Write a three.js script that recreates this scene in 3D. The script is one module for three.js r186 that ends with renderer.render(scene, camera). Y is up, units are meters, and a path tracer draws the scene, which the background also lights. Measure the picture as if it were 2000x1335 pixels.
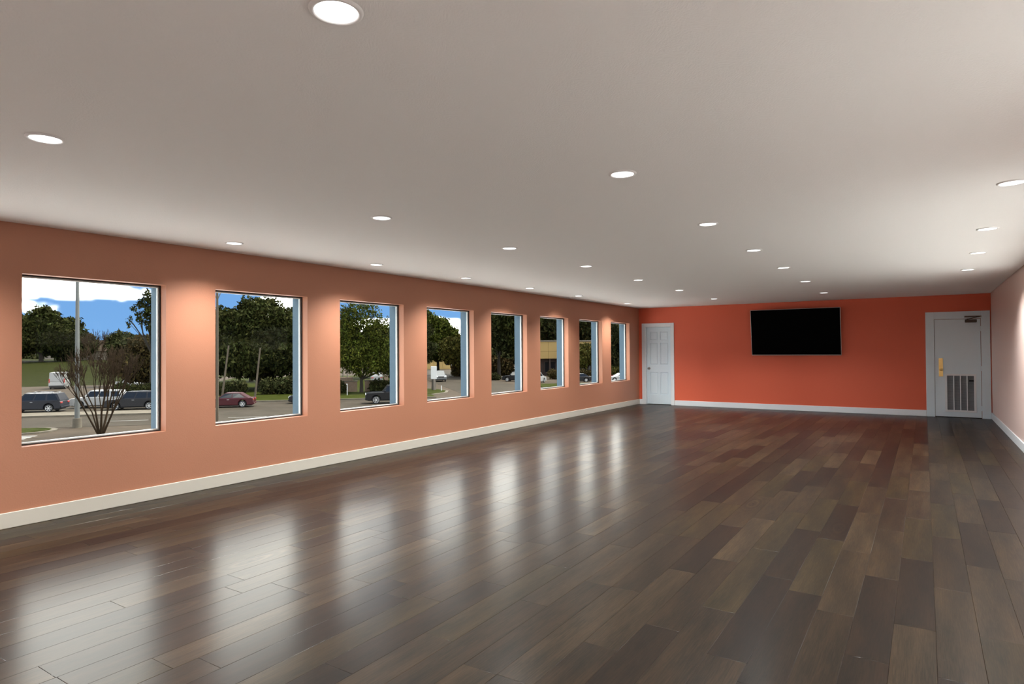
import * as THREE from 'three';
import { RoundedBoxGeometry } from 'three/addons/geometries/RoundedBoxGeometry.js';
import { mergeGeometries } from 'three/addons/utils/BufferGeometryUtils.js';
import { ImprovedNoise } from 'three/addons/math/ImprovedNoise.js';

// ------------------------------------------------------------------ camera, sky, sun, exposure
const scene = new THREE.Scene();
const renderer = new THREE.WebGLRenderer({ antialias: true });
renderer.toneMapping = THREE.LinearToneMapping;
renderer.toneMappingExposure = 1.38;
renderer.shadowMap.enabled = true;

const ROOM = { w: 7.39, l: 15.70, h: 2.5, back: 1.6 };     // left wall x=0, end wall z=-l, back wall z=+back
const camera = new THREE.PerspectiveCamera(56.884, 2000 / 1335, 0.05, 2000);
camera.position.set(6.2755, 1.4222, 0);
camera.rotation.set(THREE.MathUtils.degToRad(0.76), THREE.MathUtils.degToRad(33.165), THREE.MathUtils.degToRad(-0.365), 'YXZ');

function rng(seed) { let a = seed >>> 0; return () => { a = (a + 0x6d2b79f5) | 0; let t = Math.imul(a ^ (a >>> 15), 1 | a); t = (t + Math.imul(t ^ (t >>> 7), 61 | t)) ^ t; return ((t ^ (t >>> 14)) >>> 0) / 4294967296; }; }
const noise = new ImprovedNoise();
const fbm = (x, y, z, o = 5) => { let a = 0.5, f = 1, s = 0; for (let i = 0; i < o; i++) { s += a * noise.noise(x * f, y * f, z * f + i * 7.3); a *= 0.5; f *= 2.03; } return s; };
const clamp = (x, a = 0, b = 1) => Math.min(b, Math.max(a, x));
const smooth = (a, b, x) => { const t = clamp((x - a) / (b - a)); return t * t * (3 - 2 * t); };

const SKY = { cloud: 13.5, cover: 0.03, blue: 1.5 };
{
  const W = 2048, H = 1024, data = new Float32Array(W * H * 4);
  for (let j = 0; j < H; j++) {
    const el = ((j + 0.5) / H - 0.5) * Math.PI, up = Math.sin(el), c = Math.cos(el);
    for (let i = 0; i < W; i++) {
      const az = ((i + 0.5) / W - 0.5) * 2 * Math.PI, k = (j * W + i) * 4;
      const x = Math.cos(az) * c, z = Math.sin(az) * c, t = Math.pow(clamp(up), 0.5);
      const blue = [0.20 - 0.10 * t, 0.42 - 0.17 * t, 0.78 - 0.16 * t];
      let cl = 0, tone = 1;
      if (up > 0) {
        const q = 1 / (up + 0.16), px = x * q * 1.15, pz = z * q * 1.15;
        const d = fbm(px + 9.96, 0.4, pz + 27.82, 6);
        cl = smooth(SKY.cover, SKY.cover + 0.05, d);
        tone = 1.0 - 0.3 * smooth(0.12, 0.4, d);
      }
      const cloud = [SKY.cloud * tone, SKY.cloud * tone * 0.965, SKY.cloud * tone * 0.905];
      for (let n = 0; n < 3; n++) data[k + n] = SKY.blue * blue[n] * (1 - cl) + cloud[n] * cl;
      data[k + 3] = 1;
    }
  }
  const sky = new THREE.DataTexture(data, W, H, THREE.RGBAFormat, THREE.FloatType);
  sky.mapping = THREE.EquirectangularReflectionMapping; sky.magFilter = THREE.LinearFilter; sky.needsUpdate = true;
  scene.background = sky;
}
const sun = new THREE.DirectionalLight(0xfff6ec, 9.0);
sun.position.set(5, 50, -24); sun.target.position.set(-45, -4, -45);
sun.position.add(sun.target.position);
sun.castShadow = true; sun.shadow.radius = 3; sun.shadow.mapSize.set(4096, 4096);
Object.assign(sun.shadow.camera, { left: -120, right: 120, top: 120, bottom: -120, near: 1, far: 260 });
scene.add(sun, sun.target);

const LAMP = { watt: 13.8, color: new THREE.Color().setRGB(0.98, 0.985, 0.97), angle: 66, penumbra: 1 };

// ------------------------------------------------------------------ helpers
const names = new Map();
function numbered(name) { const k = names.get(name) ?? 0; names.set(name, k + 1); return k ? name + '_' + String(k).padStart(3, '0') : name; }
function shade(o) { o.castShadow = true; o.receiveShadow = true; return o; }
function merged(gs) {
  if (!Array.isArray(gs)) return gs;
  if (gs.length === 1) return gs[0];
  const mixed = gs.some((g) => !g.index);
  return mergeGeometries(gs.map((g) => { const h = mixed && g.index ? g.toNonIndexed() : g.clone(); for (const a of Object.keys(h.attributes)) if (!['position', 'normal', 'uv'].includes(a)) h.deleteAttribute(a); h.morphAttributes = {}; return h; }), false);
}
function part(name, gs, mat, parent) { const m = shade(new THREE.Mesh(merged(gs), mat)); m.name = name; parent.add(m); return m; }
function thing(name, label, category, pos = [0, 0, 0], turn = 0, group) {
  const o = new THREE.Group(); o.name = numbered(name); o.position.set(...pos); o.rotation.y = turn; scene.add(o);
  o.userData = { label, category }; if (group) o.userData.group = group;
  return o;
}
function single(name, label, category, gs, mat, pos = [0, 0, 0], turn = 0, group) {
  const o = shade(new THREE.Mesh(merged(gs), mat)); o.name = numbered(name); o.position.set(...pos); o.rotation.y = turn; scene.add(o);
  o.userData = { label, category }; if (group) o.userData.group = group;
  return o;
}
function struct(name, label, category, gs, mat) {
  const o = gs ? shade(new THREE.Mesh(merged(gs), mat)) : new THREE.Group(); o.name = name; scene.add(o);
  o.userData = { kind: 'structure', label, category }; return o;
}
// a box given by its limits, with uv in metres
function boxAt(x0, x1, y0, y1, z0, z1) {
  const g = new THREE.BoxGeometry(x1 - x0, y1 - y0, z1 - z0); g.translate((x0 + x1) / 2, (y0 + y1) / 2, (z0 + z1) / 2);
  return metres(g);
}
function metres(g) {
  const p = g.attributes.position, n = g.attributes.normal, uv = new Float32Array(p.count * 2);
  for (let i = 0; i < p.count; i++) {
    const ax = Math.abs(n.getX(i)), ay = Math.abs(n.getY(i)), az = Math.abs(n.getZ(i));
    if (ax >= ay && ax >= az) { uv[2 * i] = p.getZ(i); uv[2 * i + 1] = p.getY(i); } else if (ay >= az) { uv[2 * i] = p.getX(i); uv[2 * i + 1] = p.getZ(i); } else { uv[2 * i] = p.getX(i); uv[2 * i + 1] = p.getY(i); }
  }
  g.setAttribute('uv', new THREE.BufferAttribute(uv, 2)); return g;
}
function rbox(x0, x1, y0, y1, z0, z1, r = 0.006, seg = 2) {
  const g = new RoundedBoxGeometry(x1 - x0, y1 - y0, z1 - z0, seg, Math.min(r, (x1 - x0) / 2.01, (y1 - y0) / 2.01, (z1 - z0) / 2.01));
  g.translate((x0 + x1) / 2, (y0 + y1) / 2, (z0 + z1) / 2); return metres(g);
}
function cyl(r0, r1, h, x, y, z, seg = 16, axis = 'y') {
  const g = new THREE.CylinderGeometry(r0, r1, h, seg); if (axis === 'x') g.rotateZ(-Math.PI / 2); if (axis === 'z') g.rotateX(Math.PI / 2);
  g.translate(x, y, z); return g;
}
// a tapered bar between two points
function bar(a, b, r0, r1, seg = 6) {
  const A = new THREE.Vector3(...a), B = new THREE.Vector3(...b), d = B.clone().sub(A), g = new THREE.CylinderGeometry(r1, r0, d.length(), seg, 1);
  g.applyQuaternion(new THREE.Quaternion().setFromUnitVectors(new THREE.Vector3(0, 1, 0), d.clone().normalize()));
  g.translate(...A.add(B).multiplyScalar(0.5).toArray()); return g;
}
function dataTexture(w, h, fn, srgb) {
  const d = new Uint8Array(w * h * 4);
  for (let y = 0; y < h; y++) for (let x = 0; x < w; x++) { const v = fn(x / w, y / h), k = (y * w + x) * 4; d[k] = clamp(v[0]) * 255; d[k + 1] = clamp(v[1]) * 255; d[k + 2] = clamp(v[2]) * 255; d[k + 3] = 255; }
  const t = new THREE.DataTexture(d, w, h); t.magFilter = THREE.LinearFilter; t.minFilter = THREE.LinearMipmapLinearFilter; t.wrapS = t.wrapT = THREE.RepeatWrapping;
  if (srgb) t.colorSpace = THREE.SRGBColorSpace; t.needsUpdate = true; return t;
}
const rgb = (r, g, b) => new THREE.Color().setRGB(r, g, b);
// noise that wraps round on both sides
const wrapNoise = (u, v, f, z) => { const a = u * 2 * Math.PI, b = v * 2 * Math.PI, r = f / (2 * Math.PI); return noise.noise(Math.cos(a) * r + z, Math.sin(a) * r + Math.cos(b) * r, Math.sin(b) * r - z); };

// ------------------------------------------------------------------ materials
const paintBump = dataTexture(256, 256, (u, v) => { const n = 0.5 + 0.3 * wrapNoise(u, v, 40, 3) + 0.25 * wrapNoise(u, v, 90, 11); return [n, n, n]; });
const bumpRep = (k) => { const t = paintBump.clone(); t.repeat.set(k, k); t.needsUpdate = true; return t; };
const M = {};
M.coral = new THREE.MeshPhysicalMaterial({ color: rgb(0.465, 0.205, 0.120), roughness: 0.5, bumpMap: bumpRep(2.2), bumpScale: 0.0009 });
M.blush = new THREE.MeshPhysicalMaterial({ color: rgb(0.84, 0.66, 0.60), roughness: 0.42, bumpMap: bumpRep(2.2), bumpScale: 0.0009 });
M.ember = new THREE.MeshPhysicalMaterial({ color: rgb(0.76, 0.140, 0.068), roughness: 0.55, bumpMap: bumpRep(2.2), bumpScale: 0.0009 });
M.ceiling = new THREE.MeshStandardMaterial({ color: rgb(0.90, 0.905, 0.90), roughness: 0.95, bumpMap: bumpRep(3.0), bumpScale: 0.0015 });
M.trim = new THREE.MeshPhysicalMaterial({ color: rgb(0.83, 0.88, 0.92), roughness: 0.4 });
M.trimShaded = new THREE.MeshPhysicalMaterial({ color: rgb(0.64, 0.61, 0.53), roughness: 0.4 });  // white left baseboard, with its dimmer light put into the colour
M.door = new THREE.MeshPhysicalMaterial({ color: rgb(0.76, 0.89, 0.97), roughness: 0.42 });
M.roof = new THREE.MeshStandardMaterial({ color: rgb(0.25, 0.24, 0.23), roughness: 0.95 });
M.subfloor = new THREE.MeshStandardMaterial({ color: rgb(0.03, 0.022, 0.016), roughness: 0.9 });
M.stucco = new THREE.MeshStandardMaterial({ color: rgb(0.10, 0.155, 0.205), roughness: 0.9, bumpMap: bumpRep(4), bumpScale: 0.004 });
M.frame = new THREE.MeshStandardMaterial({ color: rgb(0.62, 0.64, 0.62), roughness: 0.45, metalness: 0.2 });
M.gasket = new THREE.MeshStandardMaterial({ color: rgb(0.03, 0.022, 0.018), roughness: 0.7 });
M.glass = new THREE.MeshPhysicalMaterial({ color: rgb(0.52, 0.54, 0.53), roughness: 0, transmission: 1, thickness: 0, ior: 1.45, specularIntensity: 0.03 });
M.black = new THREE.MeshStandardMaterial({ color: rgb(0.006, 0.006, 0.007), roughness: 0.5 });
M.screen = new THREE.MeshPhysicalMaterial({ color: rgb(0.0008, 0.0008, 0.001), roughness: 0.55, specularIntensity: 0.06 });
M.chrome = new THREE.MeshStandardMaterial({ color: rgb(0.55, 0.55, 0.56), roughness: 0.3, metalness: 0.9 });
M.bronze = new THREE.MeshStandardMaterial({ color: rgb(0.10, 0.085, 0.07), roughness: 0.4, metalness: 0.7 });
M.nickel = new THREE.MeshStandardMaterial({ color: rgb(0.35, 0.33, 0.30), roughness: 0.3, metalness: 0.9 });
M.brass = new THREE.MeshStandardMaterial({ color: rgb(0.72, 0.52, 0.20), roughness: 0.3, metalness: 0.85 });
M.grey = new THREE.MeshStandardMaterial({ color: rgb(0.34, 0.37, 0.40), roughness: 0.7 });
M.lampTrim = new THREE.MeshStandardMaterial({ color: rgb(0.85, 0.85, 0.85), roughness: 0.5 });
M.lampGlow = new THREE.MeshStandardMaterial({ color: 0xffffff, roughness: 0.6, emissive: rgb(1, 0.98, 0.95), emissiveIntensity: 3.2 });

// ------------------------------------------------------------------ floor of planks
{
  const T = 5, maps = [], bumps = [];
  for (let k = 0; k < T; k++) {
    const R = rng(90 + k), kx = [0.3, -0.5, 1.4, 0.72, -0.8][k], ky = [0.4, 0.5, 0.3, 1.1, 0.6][k], ox = R() * 40;
    const h = (u, v) => {
      const x = u * 1.22, y = v * 0.18;
      let d = fbm(x * 1.6 + ox, y * 9, k * 3.7, 4);
      const warp = fbm(x * 1.1 + ox, y * 5, k + 20, 3);
      // cathedral rings round a knot, stretched along the plank
      const rr = Math.hypot((u - kx) * 1.9, (v - ky) * 1.15 + warp * 0.35), ring = Math.sin(rr * 34 + warp * 9);
      const fine = noise.noise(x * 9 + ox, y * 240, k * 5.1) * 0.6 + noise.noise(x * 26, y * 620 + ox, k * 2.2) * 0.4;
      const knot = smooth(0.09, 0.02, Math.hypot((u - kx) * 2.4, (v - ky) * 0.9));
      return { d, ring: ring * smooth(0.75, 0.1, rr), fine, knot };
    };
    maps.push(dataTexture(768, 160, (u, v) => { const q = h(u, v), b = 0.76 + 0.42 * q.d + (k ? 0.05 : 0.12) * q.ring + 0.26 * q.fine - 0.45 * q.knot; return [b, b * (0.985 - 0.03 * q.d), b * (0.965 - 0.07 * q.d)]; }, true));
    bumps.push(dataTexture(768, 160, (u, v) => { const q = h(u, v), b = 0.6 + 0.2 * q.fine + 0.1 * q.ring - 0.2 * q.knot; return [b, b, b]; }));
  }
  const tones = [[0.0200, 0.0108, 0.0049], [0.0285, 0.0170, 0.0080], [0.0405, 0.0255, 0.0125], [0.0530, 0.0350, 0.0180], [0.0365, 0.0243, 0.0096], [0.0150, 0.0077, 0.0034]];
  const mats = [];
  for (let k = 0; k < T; k++) for (const c of tones) mats.push(new THREE.MeshPhysicalMaterial({ color: rgb(...c), map: maps[k], roughness: 0.55, bumpMap: bumps[k], bumpScale: 0.0003, clearcoat: 0.40, clearcoatRoughness: 0.24, specularIntensity: 0.12 }));
  // one plank: top face with a small chamfer all round, then the sides
  function plankGeometry(len, wid) {
    const c = 0.0012, t = 0.006, X = wid / 2, Z = len / 2, P = [], U = [], I = [];
    const ring = (x, y, z) => { for (const [a, b] of [[-1, -1], [1, -1], [1, 1], [-1, 1]]) { P.push(a * x, y, b * z); U.push((b * z + Z) / 1.22, (a * x + X) / 0.18); } };
    ring(X - c, 0, Z - c); ring(X - c, 0, Z - c); ring(X, -c, Z); ring(X, -c, Z); ring(X, -t, Z);
    I.push(0, 2, 1, 0, 3, 2);
    for (const r of [4, 12]) for (let k = 0; k < 4; k++) { const a = r + k, b = r + (k + 1) % 4; I.push(a, b, b + 4, a, b + 4, a + 4); }
    const g = new THREE.BufferGeometry(); g.setAttribute('position', new THREE.Float32BufferAttribute(P, 3)); g.setAttribute('uv', new THREE.Float32BufferAttribute(U, 2)); g.setIndex(I); g.computeVertexNormals(); return g;
  }
  const floor = struct('floor', 'dark brown wood plank floor running along the room', 'floor');
  part('subfloor', boxAt(-0.13, ROOM.w + 0.15, -0.2, -0.004, -ROOM.l - 0.15, ROOM.back + 0.15), M.subfloor, floor);
  const full = plankGeometry(1.2192, 0.1794), fixed = { 31: -5.24, 32: -3.80, 33: -5.757, 34: -5.04, 35: -5.739, 36: -6.31 };
  const R = rng(4), list = [];
  for (let i = 0; i < 41; i++) {
    const x = 0.005 + 0.18 * (i + 0.5), start = fixed[i] ?? -R() * 1.22;
    let z = start; while (z > -ROOM.l) z -= 1.22;
    let last = -1;
    for (; z < ROOM.back; z += 1.22) {
      const a = Math.max(z, -ROOM.l + 0.003), b = Math.min(z + 1.22, ROOM.back - 0.003), r = R(), kr = R(), kind = (Math.abs(x - 2.75) < 0.1 && z < -1.2 && z > -3) || kr < 0.07 ? 0 : 1 + Math.floor(kr * 997) % (T - 1), tilt = (R() - 0.5) * 0.004, pitch = (R() - 0.5) * 0.0008;
      if (b - a < 0.04) continue;
      let tone = r < 0.22 ? 0 : r < 0.5 ? 1 : r < 0.72 ? 2 : r < 0.8 ? 3 : r < 0.9 ? 4 : 5;
      if (tone === last && R() < 0.6) tone = (tone + 2) % 6;
      last = tone;
      const dist = Math.hypot(x - 6.28, (a + b) / 2 - 0), ahead = -(a + b) / 2 * 0.837 + (6.28 - x) * 0.547;
      list.push({ x, a, b, m: mats[kind * tones.length + tone], tilt, pitch, mi: kind * tones.length + tone, size: ahead > 1.0 ? 1 / (dist * dist * dist) : 1e-6 / dist, flip: R() < 0.5 });
    }
  }
  list.sort((p, q) => q.size - p.size);
  const rest = new Map();
  list.forEach((p, k) => {
    const len = p.b - p.a - 0.0008, g = Math.abs(len - 1.2192) < 0.002 ? full : plankGeometry(len, 0.1794);
    if (k < 300) {
      const m = shade(new THREE.Mesh(g, p.m)); m.name = k ? 'plank_' + String(k).padStart(3, '0') : 'plank';
      m.position.set(p.x, 0, (p.a + p.b) / 2); m.rotation.set(p.pitch, p.flip ? Math.PI : 0, p.tilt, 'YXZ'); floor.add(m);
    } else {
      const o = new THREE.Object3D(); o.position.set(p.x, 0, (p.a + p.b) / 2); o.rotation.set(p.pitch, p.flip ? Math.PI : 0, p.tilt, 'YXZ'); o.updateMatrix();
      const h = g.clone(); h.applyMatrix4(o.matrix); if (!rest.has(p.mi)) rest.set(p.mi, []); rest.get(p.mi).push(h);
    }
  });
  const keys = [...rest.keys()], far = mergeGeometries(keys.map((k) => merged(rest.get(k))), true);
  const fm = shade(new THREE.Mesh(far, keys.map((k) => mats[k]))); fm.name = 'far_planks'; fm.userData = { kind: 'stuff' }; floor.add(fm);
}

// ------------------------------------------------------------------ walls, ceiling, trim
const WIN = [[-0.46, -1.65], [-2.16, -3.35], [-3.87, -5.06], [-5.57, -6.755], [-7.26, -8.445], [-8.945, -10.12], [-10.61, -11.77], [-12.28, -13.44], [-13.93, -15.07]];
const WY0 = 0.645, WY1 = 2.09, TOP = 2.53;
function wallWithWindows(x0, x1, y0, y1, zEnd, zStart, holes, hy0, hy1) {
  const g = [boxAt(x0, x1, y0, hy0, zEnd, zStart), boxAt(x0, x1, hy1, y1, zEnd, zStart)];
  let z = zStart;
  for (const [a, b] of holes) { g.push(boxAt(x0, x1, hy0, hy1, a, z)); z = b; }
  g.push(boxAt(x0, x1, hy0, hy1, zEnd, z)); return g;
}
struct('wall_left', 'coral painted wall with a row of square window openings', 'wall', wallWithWindows(-0.13, 0, -0.01, TOP, -ROOM.l - 0.15, ROOM.back + 0.15, WIN, WY0, WY1), M.coral);
struct('wall_facade', 'light blue stucco outside face of the window wall', 'wall', wallWithWindows(-0.28, -0.13, -4.05, 2.9, -ROOM.l - 0.15, ROOM.back + 0.15, WIN.map(([a, b]) => [a + 0.0, b + 0.0]), WY0 - 0.05, WY1 + 0.02), M.stucco);
const DOOR1 = [0.17, 0.87, 2.02], DOOR2 = [6.445, 7.225, 2.005], ZE = -ROOM.l;
{
  const z0 = ZE - 0.15, g = [];
  g.push(boxAt(-0.13, DOOR1[0], -0.01, TOP, z0, ZE), boxAt(DOOR1[0], DOOR1[1], DOOR1[2], TOP, z0, ZE), boxAt(DOOR1[1], DOOR2[0], -0.01, TOP, z0, ZE), boxAt(DOOR2[0], DOOR2[1], DOOR2[2], TOP, z0, ZE), boxAt(DOOR2[1], ROOM.w + 0.15, -0.01, TOP, z0, ZE));
  struct('wall_end', 'deep orange red accent wall with a television and two doors', 'wall', g, M.ember);
}
const FILL_WIN = [[1.45, 0.25], [-2.0, -3.2], [-5.0, -6.2], [-6.5, -7.7], [-8.0, -9.2], [-9.5, -10.7]];  // windows added in the unseen part of this wall for fill daylight
struct('wall_right', 'pale coral side wall beside the louvred door', 'wall', wallWithWindows(ROOM.w, ROOM.w + 0.15, -0.01, TOP, -ROOM.l, ROOM.back + 0.15, FILL_WIN, WY0, WY1), M.blush);
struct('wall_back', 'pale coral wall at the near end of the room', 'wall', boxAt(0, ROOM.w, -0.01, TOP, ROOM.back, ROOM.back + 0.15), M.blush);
struct('ceiling', 'smooth off white ceiling with recessed downlights', 'ceiling', boxAt(0.012, ROOM.w - 0.008, ROOM.h, TOP, -ROOM.l + 0.008, ROOM.back - 0.008), M.ceiling);
struct('roof', 'flat roof slab above the ceiling', 'roof', boxAt(-0.28, ROOM.w + 0.15, TOP, TOP + 0.3, -ROOM.l - 0.15, ROOM.back + 0.15), M.roof);
struct('trim_1', 'blank storey under the room behind the street wall', 'wall', boxAt(-0.12, ROOM.w + 0.15, -4.05, -0.2, -ROOM.l - 0.15, ROOM.back + 0.15), M.roof);
const bbH = 0.128, bbT = 0.016;
struct('baseboard_left', 'white baseboard under the row of windows', 'baseboard', rbox(0, bbT, 0, bbH, -ROOM.l + bbT, ROOM.back, 0.006), M.trimShaded);
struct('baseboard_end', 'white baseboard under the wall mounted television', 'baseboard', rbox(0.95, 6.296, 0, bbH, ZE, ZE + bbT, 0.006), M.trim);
struct('baseboard_right', 'white baseboard along the wall beside the louvred door', 'baseboard', rbox(ROOM.w - bbT, ROOM.w, 0, bbH, ZE + 0.02, ROOM.back, 0.006), M.trim);
struct('baseboard_back', 'white baseboard at the near end of the room', 'baseboard', rbox(bbT, ROOM.w - bbT, 0, bbH, ROOM.back - bbT, ROOM.back, 0.006), M.trim);
struct('baseboard_corner', 'short white baseboard between the window wall and the panelled door', 'baseboard', rbox(0, 0.086, 0, bbH, ZE, ZE + bbT, 0.006), M.trim);

// windows: aluminium frame with a dark gasket set 11 cm into the wall, one pane each
WIN.forEach(([za, zb], k) => {
  const n = k === 0 ? 9 : k;
  const w = struct('window_' + n, n === 9 ? 'square fixed window beside the camera end of the coral wall' : 'added square window for fill daylight, ' + ['first', 'second', 'third', 'fourth', 'fifth', 'sixth', 'seventh', 'eighth'][8 - n] + ' from the panelled door along the coral wall', 'window');
  const x0 = -0.142, x1 = -0.112, f = 0.024, gk = 0.012;
  part('frame', [rbox(x0, x1, WY0, WY0 + f, zb, za, 0.003), rbox(x0, x1, WY1 - f, WY1, zb, za, 0.003), rbox(x0, x1, WY0 + f, WY1 - f, zb, zb + f, 0.003), rbox(x0, x1, WY0 + f, WY1 - f, za - f, za, 0.003)], M.frame, w);
  part('gasket', [boxAt(x1, x1 + 0.014, WY0, WY0 + gk, zb, za), boxAt(x1, x1 + 0.014, WY1 - gk, WY1, zb, za), boxAt(x1, x1 + 0.014, WY0 + gk, WY1 - gk, zb, zb + gk), boxAt(x1, x1 + 0.014, WY0 + gk, WY1 - gk, za - gk, za)], M.gasket, w);
  const pane = new THREE.PlaneGeometry(za - zb - 2 * f + 0.004, WY1 - WY0 - 2 * f + 0.004); pane.rotateY(Math.PI / 2); pane.translate(-0.127, (WY0 + WY1) / 2, (za + zb) / 2);
  part('pane', pane, M.glass, w);
});

FILL_WIN.forEach(([za, zb], k) => {
  const w = struct('window_' + (10 + k), 'added square window for fill daylight, ' + ['first', 'second', 'third', 'fourth', 'fifth', 'sixth', 'seventh'][k] + ' from the back corner in the pale side wall', 'window'), x0 = ROOM.w + 0.1, x1 = ROOM.w + 0.13, f = 0.024;
  part('frame', [rbox(x0, x1, WY0, WY0 + f, zb, za, 0.003), rbox(x0, x1, WY1 - f, WY1, zb, za, 0.003), rbox(x0, x1, WY0 + f, WY1 - f, zb, zb + f, 0.003), rbox(x0, x1, WY0 + f, WY1 - f, za - f, za, 0.003)], M.frame, w);
  const pane = new THREE.PlaneGeometry(za - zb - 2 * f + 0.004, WY1 - WY0 - 2 * f + 0.004); pane.rotateY(-Math.PI / 2); pane.translate(ROOM.w + 0.115, (WY0 + WY1) / 2, (za + zb) / 2);
  part('pane', pane, M.glass, w);
});
// ------------------------------------------------------------------ panelled door
{
  const d = struct('door_1', 'pale six panel door with a bronze knob in the corner', 'door'), [xa, xb, h] = DOOR1;
  part('casing', [rbox(xa - 0.085, xa, 0, h + 0.08, ZE, ZE + 0.02, 0.005), rbox(xb, xb + 0.075, 0, h + 0.08, ZE, ZE + 0.02, 0.005), rbox(xa, xb, h, h + 0.08, ZE, ZE + 0.02, 0.005)], M.trim, d);
  part('jamb', [boxAt(xa, xa + 0.02, 0, h, ZE - 0.15, ZE + 0.004), boxAt(xb - 0.02, xb, 0, h, ZE - 0.15, ZE + 0.004), boxAt(xa + 0.02, xb - 0.02, h - 0.02, h, ZE - 0.15, ZE + 0.004)], M.trim, d);
  const s0 = xa + 0.023, s1 = xb - 0.023, zb = ZE - 0.10, zf = ZE - 0.062;
  const cols = [[s0 + 0.085, (s0 + s1) / 2 - 0.035], [(s0 + s1) / 2 + 0.035, s1 - 0.085]], rows = [[0.26, 0.83], [1.03, 1.59], [1.67, 1.88]];
  const gs = [boxAt(s0, s1, 0.012, h - 0.023, zb, zf - 0.018)];
  // stiles and rails stand proud of the panel field
  for (const [a, b] of [[s0, cols[0][0]], [cols[0][1], cols[1][0]], [cols[1][1], s1]]) gs.push(rbox(a, b, 0.012, h - 0.023, zf - 0.019, zf, 0.004));
  for (const [a, b] of [[0.012, rows[0][0]], [rows[0][1], rows[1][0]], [rows[1][1], rows[2][0]], [rows[2][1], h - 0.023]]) for (const [p, q] of cols) gs.push(rbox(p - 0.002, q + 0.002, a, b, zf - 0.019, zf - 0.0003, 0.004));
  const slab = part('door_slab', gs, M.door, d);
  for (const [a, b] of rows) for (const [p, q] of cols) {
    const sh = new THREE.Shape([[p + 0.035, a + 0.035], [q - 0.035, a + 0.035], [q - 0.035, b - 0.035], [p + 0.035, b - 0.035]].map((v) => new THREE.Vector2(...v)));
    const g = new THREE.ExtrudeGeometry(sh, { depth: 0.001, bevelEnabled: true, bevelThickness: 0.009, bevelSize: 0.026, bevelSegments: 2 }); g.translate(0, 0, zf - 0.0175);
    part('panel', g, M.door, slab);
  }
  const kx = s0 + 0.06, ky = 0.93, prof = [[0, 0], [0.032, 0], [0.032, 0.006], [0.013, 0.01], [0.012, 0.03], [0.026, 0.04], [0.029, 0.052], [0.022, 0.063], [0, 0.066]].map((v) => new THREE.Vector2(...v));
  const kg = new THREE.LatheGeometry(prof, 20); kg.rotateX(Math.PI / 2); kg.translate(kx, ky, zf); part('knob', kg, M.nickel, d).userData.label = 'dark round door knob';
  part('hinge', [0.25, 1.0, 1.78].map((y) => cyl(0.007, 0.007, 0.09, s1 + 0.004, y, zf + 0.004, 8)), M.nickel, d);
  struct('trim_2', 'dark closet wall closing the panelled doorway', 'wall', boxAt(xa - 0.05, xb + 0.05, -0.01, h + 0.05, ZE - 0.2, ZE - 0.151), M.roof);
}
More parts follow.
